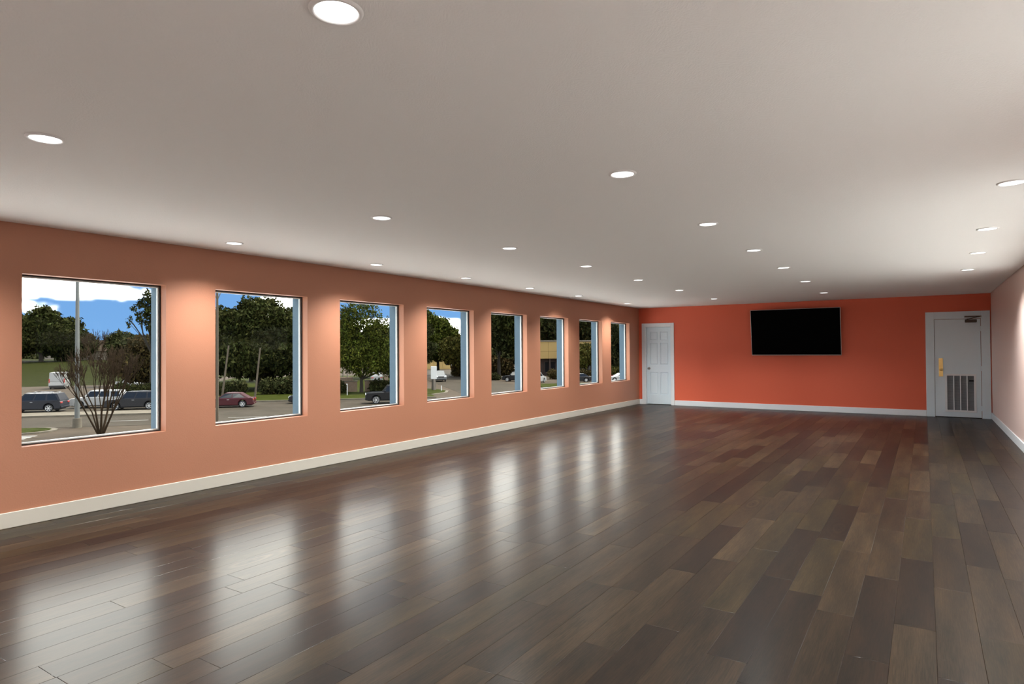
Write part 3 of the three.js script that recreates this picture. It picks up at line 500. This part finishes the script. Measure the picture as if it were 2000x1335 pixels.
M.whitewash = new THREE.MeshStandardMaterial({ color: rgb(0.46, 0.46, 0.45), roughness: 0.7 });
// ------------------------------------------------------------------ poles, posts, signs, walls
{
  const p = thing('light_pole', 'tall tapered steel light pole behind the bare shrub', 'pole', st(-15.55, 48.2), ST_TURN);
  part('shaft', cyl(0.10, 0.17, 13.5, 0, 6.75, 0, 14), M.pole, p); part('base', cyl(0.28, 0.3, 0.7, 0, 0.35, 0, 16), M.concrete, p);
  part('arm', bar([0, 13.3, 0], [2.0, 13.8, 0], 0.06, 0.045, 8), M.pole, p); part('lamp_head', rbox(1.9, 2.8, 13.7, 13.9, -0.17, 0.17, 0.06), M.pole, p);
  const q = thing('utility_pole', 'slim tan pole with a forked bracket near the glass', 'pole', st(-4.05, 38), ST_TURN);
  part('shaft', cyl(0.065, 0.085, 9.4, 0, 4.7, 0, 12), M.timber, q); part('bracket', [bar([0, 8.7, 0], [0.32, 9.5, 0], 0.03, 0.025, 6), bar([0, 8.7, 0], [-0.3, 9.5, 0], 0.03, 0.025, 6)], M.pole, q);
  const lean = (label, s, n, ds, h) => { const t = thing('wooden_post', label, 'post', st(s, n), ST_TURN); part('shaft', bar([0, -0.1, 0], [ds, h, 0], 0.12, 0.085, 9), M.timber, t); part('cap', bar([ds, h - 0.02, 0], [ds * 1.012, h + 0.05, 0], 0.095, 0.07, 9), M.timber, t); };
  lean('leaning wooden post at the left of the dark hedge', -10.8, 75, 0.75, 6.2); lean('leaning wooden post in front of the great oak trunk', -7.2, 75, 0.6, 5.9);
  const w = thing('guy_poles', 'pair of thin pale poles beside the leafy street tree', 'pole', st(3.0, 88), ST_TURN);
  for (const x of [-0.28, 0.28]) part('shaft', bar([x * 1.5, 0, 0], [x * 0.4 - 0.2, 5.3, 0], 0.07, 0.05, 7), M.palebark, w);
  const sp = thing('marker_post', 'thin white marker post on the grass strip', 'post', st(3.35, 75.5), ST_TURN); part('shaft', boxAt(-0.045, 0.045, 0, 1.5, -0.045, 0.045), M.whitewash, sp); part('cap', boxAt(-0.12, 0.06, 1.42, 1.5, -0.05, 0.05), M.whitewash, sp);
  M.tan = new THREE.MeshStandardMaterial({ map: mottled([0.15, 0.105, 0.072], [0.21, 0.155, 0.112], 8, 61, 0.7), roughness: 1 });
  const gw = (label, s0, s1, n, h, h2) => {
    const t = thing('garden_wall', label, 'wall', st((s0 + s1) / 2, n), ST_TURN), L = (s1 - s0) / 2;
    part('wall_body', rbox(-L, L, 0, h, -0.2, 0.2, 0.03), M.tan, t); part('coping', rbox(-L - 0.07, L + 0.07, h, h + 0.14, -0.28, 0.28, 0.03), M.concrete, t);
    if (h2) part('planter', rbox(-L, L * 0.55, h + 0.14, h2, -0.45, 0.1, 0.05), M.tan, t);
  };
  gw('long tan garden wall with a planter left of the leafy tree', 2.3, 4.55, 82.3, 1.42, 2.05); gw('short tan garden wall pier right of the leafy tree', 5.55, 6.4, 82.3, 1.5); gw('tan wall pier beside the white parked car', 8.95, 9.7, 104, 1.3);
  const sg = thing('sign_cabinet', 'tall blank white sign box on a dark round base', 'sign', st(14.75, 82), ST_TURN);
  part('sign_box', rbox(-0.4, 0.4, 1.62, 3.36, -0.22, 0.22, 0.03), M.whitewash, sg); part('base', cyl(0.27, 0.33, 1.62, 0, 0.81, 0, 14), M.bronze, sg); part('foot', cyl(0.45, 0.5, 0.12, 0, 0.06, 0, 14), M.concrete, sg);
  const mk = thing('curb_marker', 'small white bollard on the corner island', 'bollard', st(15.55, 80.2, G0 + 0.12), ST_TURN); part('shaft', cyl(0.06, 0.07, 0.62, 0, 0.31, 0, 10), M.whitewash, mk); part('cap', new THREE.SphereGeometry(0.065, 10, 6).translate(0, 0.62, 0), M.whitewash, mk);
  const bg = thing('garbage_bin', 'dark rolling bin on the grass beside the marker post', 'bin', st(2.1, 78), ST_TURN); part('bin_body', rbox(-0.35, 0.35, 0.08, 1.0, -0.35, 0.35, 0.05), M.black, bg); part('lid', rbox(-0.38, 0.38, 1.0, 1.08, -0.4, 0.38, 0.03), M.black, bg); for (const x of [-0.3, 0.3]) part('wheel', cyl(0.12, 0.12, 0.06, x, 0.12, -0.32, 12, 'x'), M.black, bg);
  const br = thing('bright_post', 'leaning white post at the far end of the side street', 'post', st(28.4, 158), ST_TURN); part('shaft', bar([0.5, 0, 0], [-0.4, 3.4, 0], 0.16, 0.13, 8), M.whitewash, br); part('cap', bar([-0.4, 3.38, 0], [-0.42, 3.46, 0], 0.17, 0.15, 8), M.whitewash, br);
}
// ------------------------------------------------------------------ buildings
{
  M.yellow = new THREE.MeshStandardMaterial({ color: rgb(0.40, 0.27, 0.10), roughness: 0.9 });
  M.sand = new THREE.MeshStandardMaterial({ color: rgb(0.18, 0.155, 0.12), roughness: 0.9 });
  M.brownwall = new THREE.MeshStandardMaterial({ color: rgb(0.05, 0.032, 0.025), roughness: 0.9 });
  M.shopglass = new THREE.MeshPhysicalMaterial({ color: rgb(0.015, 0.016, 0.018), roughness: 0.15 });
  const b = thing('shop_building', 'low shop building with a broad yellow fascia over a dark front', 'building', st(49.5, 125), ST_TURN), L = 9.8;
  part('wall', boxAt(-L, L, 0, 4.6, -9, -1.6), M.brownwall, b);
  for (const [k, y0, y1] of [[0, 3.66, 5.18], [1, 5.22, 7.3]]) for (let i = 0; i < 4; i++) part('fascia_panel', rbox(-L + i * L / 2 + 0.012, -L + (i + 1) * L / 2 - 0.012, y0, y1, -1.9, 0, 0.02), M.yellow, b);
  part('fascia_core', boxAt(-L + 0.05, L - 0.05, 3.7, 7.28, -9, -0.1), M.brownwall, b);
  part('coping', rbox(-L - 0.15, L + 0.15, 7.3, 7.55, -9, 0.15, 0.03), M.sand, b);
  for (let i = 0; i < 6; i++) { const x = -L + 1.2 + i * 3.3, f = part('window', boxAt(x, x + 2.5, 0.6, 3.0, -1.6, -1.52), M.bronze, b); part('pane', boxAt(x + 0.08, x + 2.42, 0.68, 2.92, -1.53, -1.5), M.shopglass, f); }
  for (let i = 0; i < 5; i++) part('column', boxAt(-L + 0.3 + i * 4.8, -L + 0.65 + i * 4.8, 0, 3.66, -0.5, -0.15), M.brownwall, b);
  const y = thing('yellow_shed', 'low yellow building at the end of the side street', 'building', st(29.5, 182), ST_TURN);
  part('wall', boxAt(-5.2, 5.2, 0, 3.1, -5, -0.04), M.yellow, y); for (let i = 0; i < 4; i++) part('wall_panel', rbox(-5.2 + i * 2.6 + 0.03, -5.2 + (i + 1) * 2.6 - 0.03, 0.1, 2.95, -0.05, 0.03, 0.015), M.yellow, y);
  part('roof', boxAt(-5.5, 5.5, 3.1, 3.4, -5.3, 0.35), M.sand, y); part('window', boxAt(1.0, 2.0, 1.2, 2.2, 0.0, 0.05), M.shopglass, y);
  const h = thing('house', 'small pale house with a brown gable roof behind the leafless tree', 'house', st(-57.3, 172, -2.6), ST_TURN);
  part('wall', boxAt(-4.2, 4.2, 0, 4.6, -7, 0), M.sand, h);
  const sh = new THREE.Shape([[-5, 4.5], [5, 4.5], [2.4, 7.2], [-2.4, 7.2]].map((v) => new THREE.Vector2(...v))), rg = new THREE.ExtrudeGeometry(sh, { depth: 8, bevelEnabled: false }); rg.translate(0, 0, -7.5);
  part('roof', rg, M.tan, h); part('chimney', boxAt(0.8, 1.5, 6.5, 7.9, -3, -2.3), M.tan, h);
  for (const x of [-2.6, -0.4, 1.6]) { const f = part('window', boxAt(x, x + 1.1, 1.6, 3.2, 0, 0.05), M.whitewash, h); part('pane', boxAt(x + 0.1, x + 1.0, 1.7, 3.1, 0.04, 0.06), M.shopglass, f); }
  const f = thing('flat_building', 'long pale building glimpsed under the hill oaks', 'building', st(-70, 196, -0.4), ST_TURN);
  part('wall', boxAt(-9, 9, 0, 2.4, -4, 0), M.sand, f); part('roof', boxAt(-9.3, 9.3, 2.4, 2.7, -4.2, 0.3), M.brownwall, f); for (const x of [-7, -3.5, 0, 3.5, 6.5]) part('window', boxAt(x, x + 1.2, 0.9, 1.9, 0, 0.05), M.shopglass, f);
}
// ------------------------------------------------------------------ cars
const paint = (r, g, b, m = 0.2) => new THREE.MeshPhysicalMaterial({ color: rgb(r, g, b), roughness: 0.4, metalness: m, specularIntensity: 0.4, clearcoat: 0.3, clearcoatRoughness: 0.15 });
M.tyre = new THREE.MeshStandardMaterial({ color: rgb(0.012, 0.012, 0.012), roughness: 0.85 });
M.rim = new THREE.MeshStandardMaterial({ color: rgb(0.5, 0.5, 0.5), roughness: 0.35, metalness: 0.7 });
M.carGlass = new THREE.MeshPhysicalMaterial({ color: rgb(0.012, 0.013, 0.014), roughness: 0.08 });
M.headlamp = new THREE.MeshPhysicalMaterial({ color: rgb(0.7, 0.72, 0.72), roughness: 0.1, clearcoat: 1 });
M.taillamp = new THREE.MeshPhysicalMaterial({ color: rgb(0.35, 0.02, 0.015), roughness: 0.15, clearcoat: 1 });
M.plastic = new THREE.MeshStandardMaterial({ color: rgb(0.02, 0.02, 0.02), roughness: 0.7 });
const KIND = {
  suv: { L: 4.9, W: 1.95, H: 1.76, belt: 1.08, hood: 1.02, nose: 0.78, tail: 1.05, r: 0.36, ax: [1.48, -1.42], cab: [1.15, 0.55, -2.05, -2.38], sill: 0.32 },
  sedan: { L: 4.85, W: 1.84, H: 1.46, belt: 0.93, hood: 0.86, nose: 0.66, tail: 0.96, r: 0.33, ax: [1.45, -1.36], cab: [1.05, 0.2, -1.15, -1.95], sill: 0.27 },
  pickup: { L: 5.7, W: 2.0, H: 1.9, belt: 1.2, hood: 1.17, nose: 0.95, tail: 1.15, r: 0.4, ax: [1.75, -1.75], cab: [1.1, 0.55, -0.85, -1.05], sill: 0.42 },
  van: { L: 5.9, W: 2.05, H: 2.55, belt: 1.25, hood: 1.2, nose: 0.85, tail: 1.25, r: 0.36, ax: [1.9, -1.75], cab: [2.35, 1.35, -2.88, -2.92], sill: 0.36 },
};
function car(name, label, kind, pos, heading, body, extra = {}) {
  const K = KIND[kind], t = thing(name, label, kind === 'van' ? 'van' : kind === 'pickup' ? 'pickup' : 'car', pos, heading), F = K.L / 2, B = -K.L / 2, wr = K.r + 0.07, hw = K.W / 2;
  const sh = new THREE.Shape(); sh.moveTo(F - 0.08, K.sill - 0.05);
  sh.lineTo(F - 0.02, K.nose * 0.6); sh.lineTo(F - 0.03, K.nose); sh.quadraticCurveTo(F - 0.1, K.hood - 0.04, F - 0.4, K.hood - 0.02); sh.lineTo(K.cab[0], K.belt); sh.lineTo(K.cab[3], K.belt); sh.quadraticCurveTo(B + 0.15, K.tail + 0.02, B + 0.06, K.tail - 0.08); sh.lineTo(B + 0.02, K.sill + 0.25); sh.lineTo(B + 0.1, K.sill - 0.02);
  for (const a of [K.ax[1], K.ax[0]]) { sh.lineTo(a - wr, K.sill - 0.04); sh.absarc(a, K.r + 0.02, wr, Math.PI + 0.12, -0.12, true); sh.lineTo(a + wr, K.sill - 0.04); }
  sh.closePath();
  const g = new THREE.ExtrudeGeometry(sh, { depth: K.W - 0.16, bevelEnabled: true, bevelThickness: 0.08, bevelSize: 0.05, bevelOffset: -0.05, bevelSegments: 3, curveSegments: 10 }); g.translate(0, 0, -(K.W - 0.16) / 2);
  const shell = part('body', g, body, t);
  part('underbody', [boxAt(B + 0.25, F - 0.25, K.sill - 0.12, K.sill + 0.25, -hw + 0.25, hw - 0.25)], M.plastic, t);
  // greenhouse: eight corners
  const [f0, f1, r1, r0] = K.cab, ti = kind === 'van' ? 0.12 : 0.2, yb = K.belt - 0.02, yt = K.H, bo = hw - 0.05, to = hw - ti;
  const V = { fbl: [f0, yb, bo], fbr: [f0, yb, -bo], rbl: [r0, yb, bo], rbr: [r0, yb, -bo], ftl: [f1, yt - 0.02, to], ftr: [f1, yt - 0.02, -to], rtl: [r1, yt - 0.04, to], rtr: [r1, yt - 0.04, -to] };
  const mid = (f1 + r1) / 2, P = [], I = [], add = (...vs) => { const n = P.length / 3; for (const v of vs) P.push(...v); I.push(n, n + 1, n + 2); if (vs.length > 3) I.push(n, n + 2, n + 3); };
  add(V.fbl, V.fbr, V.ftr, V.ftl); add(V.rbr, V.rbl, V.rtl, V.rtr); add(V.rbl, V.fbl, V.ftl, V.rtl); add(V.fbr, V.rbr, V.rtr, V.ftr);
  const top = [mid, yt + 0.035, 0]; add(V.ftl, V.ftr, top); add(V.ftr, V.rtr, top); add(V.rtr, V.rtl, top); add(V.rtl, V.ftl, top);
  const cg = new THREE.BufferGeometry(); cg.setAttribute('position', new THREE.Float32BufferAttribute(P, 3)); cg.setIndex(I); cg.computeVertexNormals();
  part('cabin', cg, body, t);
  const patch = (a, b, c, d, u0, u1, v0, v1, u2 = u0, u3 = u1) => { // quad a-b (bottom), d-c (top); pane a little proud of it
    const vec = (v) => new THREE.Vector3(...v), A = vec(a), Bv = vec(b), C = vec(c), D = vec(d), at = (u, v) => A.clone().lerp(Bv, u).lerp(D.clone().lerp(C, u), v), n = Bv.clone().sub(A).cross(D.clone().sub(A)).normalize();
    const q = [at(u0, v0), at(u1, v0), at(u3, v1), at(u2, v1)], o = q.map((p) => p.clone().addScaledVector(n, 0.014)), pos = [], idx = [0, 1, 2, 0, 2, 3];
    for (const p of [...o, ...q]) pos.push(p.x, p.y, p.z);
    for (let k = 0; k < 4; k++) { const m = (k + 1) % 4; idx.push(k, 4 + k, 4 + m, k, 4 + m, m); }
    const w = new THREE.BufferGeometry(); w.setAttribute('position', new THREE.Float32BufferAttribute(pos, 3)); w.setIndex(idx); return w.toNonIndexed();
  };
  const win = (name, w) => { w.computeVertexNormals(); part(name, w, M.carGlass, t); };
  win('windshield', patch(V.fbr, V.fbl, V.ftl, V.ftr, 0.05, 0.95, 0.08, 0.92)); win('rear_window', kind === 'van' ? patch(V.rbl, V.rbr, V.rtr, V.rtl, 0.16, 0.84, 0.22, 0.66) : patch(V.rbl, V.rbr, V.rtr, V.rtl, 0.08, 0.92, 0.15, 0.9));
  const cuts = kind === 'van' ? [[0.72, 0.95]] : kind === 'pickup' ? [[0.06, 0.48], [0.53, 0.93]] : kind === 'sedan' ? [[0.1, 0.5], [0.54, 0.93]] : [[0.05, 0.30], [0.345, 0.62], [0.655, 0.94]];
  for (const [a, b] of cuts) { const ta = a < 0.2 ? a + 0.03 : a, tb = b > 0.9 ? b + 0.02 : b; win('side_window', patch(V.rbl, V.fbl, V.ftl, V.rtl, a, b, 0.1, 0.86, ta, tb)); win('side_window', patch(V.fbr, V.rbr, V.rtr, V.ftr, 1 - b, 1 - a, 0.1, 0.86, 1 - tb, 1 - ta)); }
  // wheels with spokes
  for (const a of K.ax) for (const s of [-1, 1]) {
    const z = s * (hw - 0.13), w = part('wheel', [new THREE.TorusGeometry(K.r - 0.075, 0.085, 8, 22).translate(a, K.r, z + s * 0.03), cyl(K.r - 0.07, K.r - 0.07, 0.16, a, K.r, z, 22, 'z')], M.tyre, t), sp = [cyl(0.06, 0.06, 0.03, a, K.r, z + s * 0.095, 10, 'z')];
    for (let k = 0; k < 6; k++) { const b = new THREE.BoxGeometry(K.r - 0.12, 0.055, 0.025); b.translate((K.r - 0.12) / 2 + 0.03, 0, 0); b.rotateZ(k * Math.PI / 3); b.translate(a, K.r, z + s * 0.09); sp.push(b); }
    sp.push(new THREE.TorusGeometry(K.r - 0.11, 0.022, 6, 22).translate(a, K.r, z + s * 0.085)); part('rim', sp, M.rim, w);
  }
  for (const s of [-1, 1]) {
    part('headlamp', rbox(F - 0.22, F - 0.005, K.nose - 0.06, K.nose + 0.09, s > 0 ? hw - 0.45 : -hw + 0.06, s > 0 ? hw - 0.06 : -hw + 0.45, 0.03), M.headlamp, t);
    part('taillamp', kind === 'van' ? rbox(B + 0.01, B + 0.1, 1.0, 1.6, s > 0 ? hw - 0.16 : -hw + 0.03, s > 0 ? hw - 0.03 : -hw + 0.16, 0.02) : rbox(B + 0.005, B + 0.2, K.tail - 0.26, K.tail - 0.1, s > 0 ? hw - 0.42 : -hw + 0.03, s > 0 ? hw - 0.03 : -hw + 0.42, 0.03), M.taillamp, t);
    part('mirror', rbox(f0 - 0.32, f0 - 0.18, K.belt + 0.02, K.belt + 0.18, s > 0 ? hw : -hw - 0.17, s > 0 ? hw + 0.17 : -hw, 0.03), body, t);
    part('door_handle', rbox(-0.15, 0.06, K.belt - 0.16, K.belt - 0.12, s > 0 ? hw - 0.005 : -hw - 0.02, s > 0 ? hw + 0.02 : -hw + 0.005, 0.008), extra.handle ?? body, t);
    if (extra.rails) part('roof_rail', [rbox(r1 + 0.25, f1 - 0.15, K.H + 0.045, K.H + 0.075, s * (to - 0.03) - 0.02, s * (to - 0.03) + 0.02, 0.01), boxAt(r1 + 0.35, r1 + 0.42, K.H - 0.03, K.H + 0.05, s * (to - 0.03) - 0.02, s * (to - 0.03) + 0.02), boxAt(f1 - 0.35, f1 - 0.28, K.H - 0.03, K.H + 0.05, s * (to - 0.03) - 0.02, s * (to - 0.03) + 0.02)], extra.rails, t);
  }
  if (extra.rails) for (const x of [r1 + 0.6, f1 - 0.6]) part('roof_bar', rbox(x - 0.03, x + 0.03, K.H + 0.06, K.H + 0.1, -to + 0.03, to - 0.03, 0.01), M.plastic, t);
  part('grille', rbox(F - 0.04, F + 0.0, K.nose - 0.22, K.nose + 0.02, -hw * 0.5, hw * 0.5, 0.02), M.plastic, t);
  part('bumper', [rbox(F - 0.15, F + 0.02, K.sill - 0.02, K.sill + 0.17, -hw + 0.1, hw - 0.1, 0.04), rbox(B - 0.02, B + 0.15, K.sill + 0.02, K.sill + 0.2, -hw + 0.1, hw - 0.1, 0.04)], extra.bumper ?? body, t);
  if (kind === 'pickup') { part('bed', [boxAt(B + 0.1, r0 - 0.05, K.belt - 0.3, K.belt - 0.02, -hw + 0.12, hw - 0.12)], M.plastic, t); part('bed_rail', [rbox(B + 0.08, r0 - 0.02, K.belt - 0.05, K.belt + 0.03, hw - 0.12, hw - 0.02, 0.02), rbox(B + 0.08, r0 - 0.02, K.belt - 0.05, K.belt + 0.03, -hw + 0.02, -hw + 0.12, 0.02)], body, t); }
  return t;
}
const W_ = ST_TURN + Math.PI, AWAY = ST_TURN + Math.PI / 2, TOWARD = ST_TURN - Math.PI / 2, RY = G0 + 0.015;
const charcoal = paint(0.012, 0.013, 0.018, 0), maroon = paint(0.04, 0.004, 0.007, 0), white = paint(0.26, 0.26, 0.255, 0), black = paint(0.004, 0.004, 0.005, 0), silver = paint(0.11, 0.115, 0.115, 0.3), slate = paint(0.012, 0.012, 0.014, 0), red = paint(0.11, 0.008, 0.008, 0);
car('suv', 'charcoal suv with roof rails and silver wheels on the road', 'suv', st(-24.75, 63.6, RY), W_, charcoal, { rails: M.rim, handle: M.rim });
car('white_car', 'white car standing behind the bare shrub', 'suv', st(-20.6, 66.9, RY), W_, white);
car('dark_suv', 'dark grey suv right of the bare shrub', 'suv', st(-16.4, 63.8, RY), W_, slate, { handle: M.rim });
car('sedan', 'maroon sedan on the road under the great oak', 'sedan', st(-7.9, 63.3, RY), W_, maroon, { handle: M.rim });
car('black_car', 'black car whose nose shows beside the blue jamb', 'sedan', st(-0.1, 66.2, RY), W_, black);
car('dark_pickup', 'dark pickup with bright headlamp in front of the tan garden walls', 'pickup', st(8.15, 63.4, RY), W_, black, { bumper: M.plastic });
car('van', 'white high roof van seen from behind at the foot of the hill', 'van', st(-40.2, 107.5, G0 + 0.02), AWAY + 0.25, white, { bumper: M.plastic });
car('far_pickup', 'pale pickup parked beyond the hedge under the brownish tree', 'pickup', st(-27.6, 100, G0), TOWARD + 0.9, white);
car('parked_car', 'white car seen from behind past the trimmed hedge', 'suv', st(7.9, 107.5, G0 + 0.1), AWAY, white);
car('silver_pickup', 'silver pickup facing the room behind the white sign box', 'pickup', st(18.9, 108.5, G0 + 0.014), TOWARD, silver, { bumper: M.plastic });
car('shaded_car', 'black car under trees at the far end of the side street', 'suv', st(31.6, 150, G0), W_ + 0.4, black);
car('dark_car', 'dark car parked under the tall dark tree', 'suv', st(32.0, 103.5, G0), W_ - 0.5, black);
car('white_suv', 'white suv parked in front of the yellow building', 'suv', st(33.6, 97, G0), AWAY - 0.7, white);
car('night_car', 'dark car near the leafy shrubs by the yellow building', 'sedan', st(41.4, 98, G0), W_ - 0.2, black);
car('red_car', 'red car with white neighbour past the last window', 'sedan', st(51.4, 101.2, G0), W_, red);
car('pale_car', 'white sedan in front of the red car', 'sedan', st(48.8, 96.8, G0), W_, white);
{
  const b = thing('planter_urn', 'small white urn with a round shrub by the yellow building', 'planter', st(37.4, 95.5, G0), 0);
  part('urn', new THREE.LatheGeometry([[0.0, 0], [0.22, 0], [0.18, 0.12], [0.36, 0.5], [0.38, 0.62], [0.3, 0.62]].map((v) => new THREE.Vector2(...v)), 16), M.whitewash, b);
  foliage(b, [[0, 1.05, 0, 0.5, 0.5]], 120, 0.3, GREEN.oak, 91);
}

renderer.render(scene, camera);
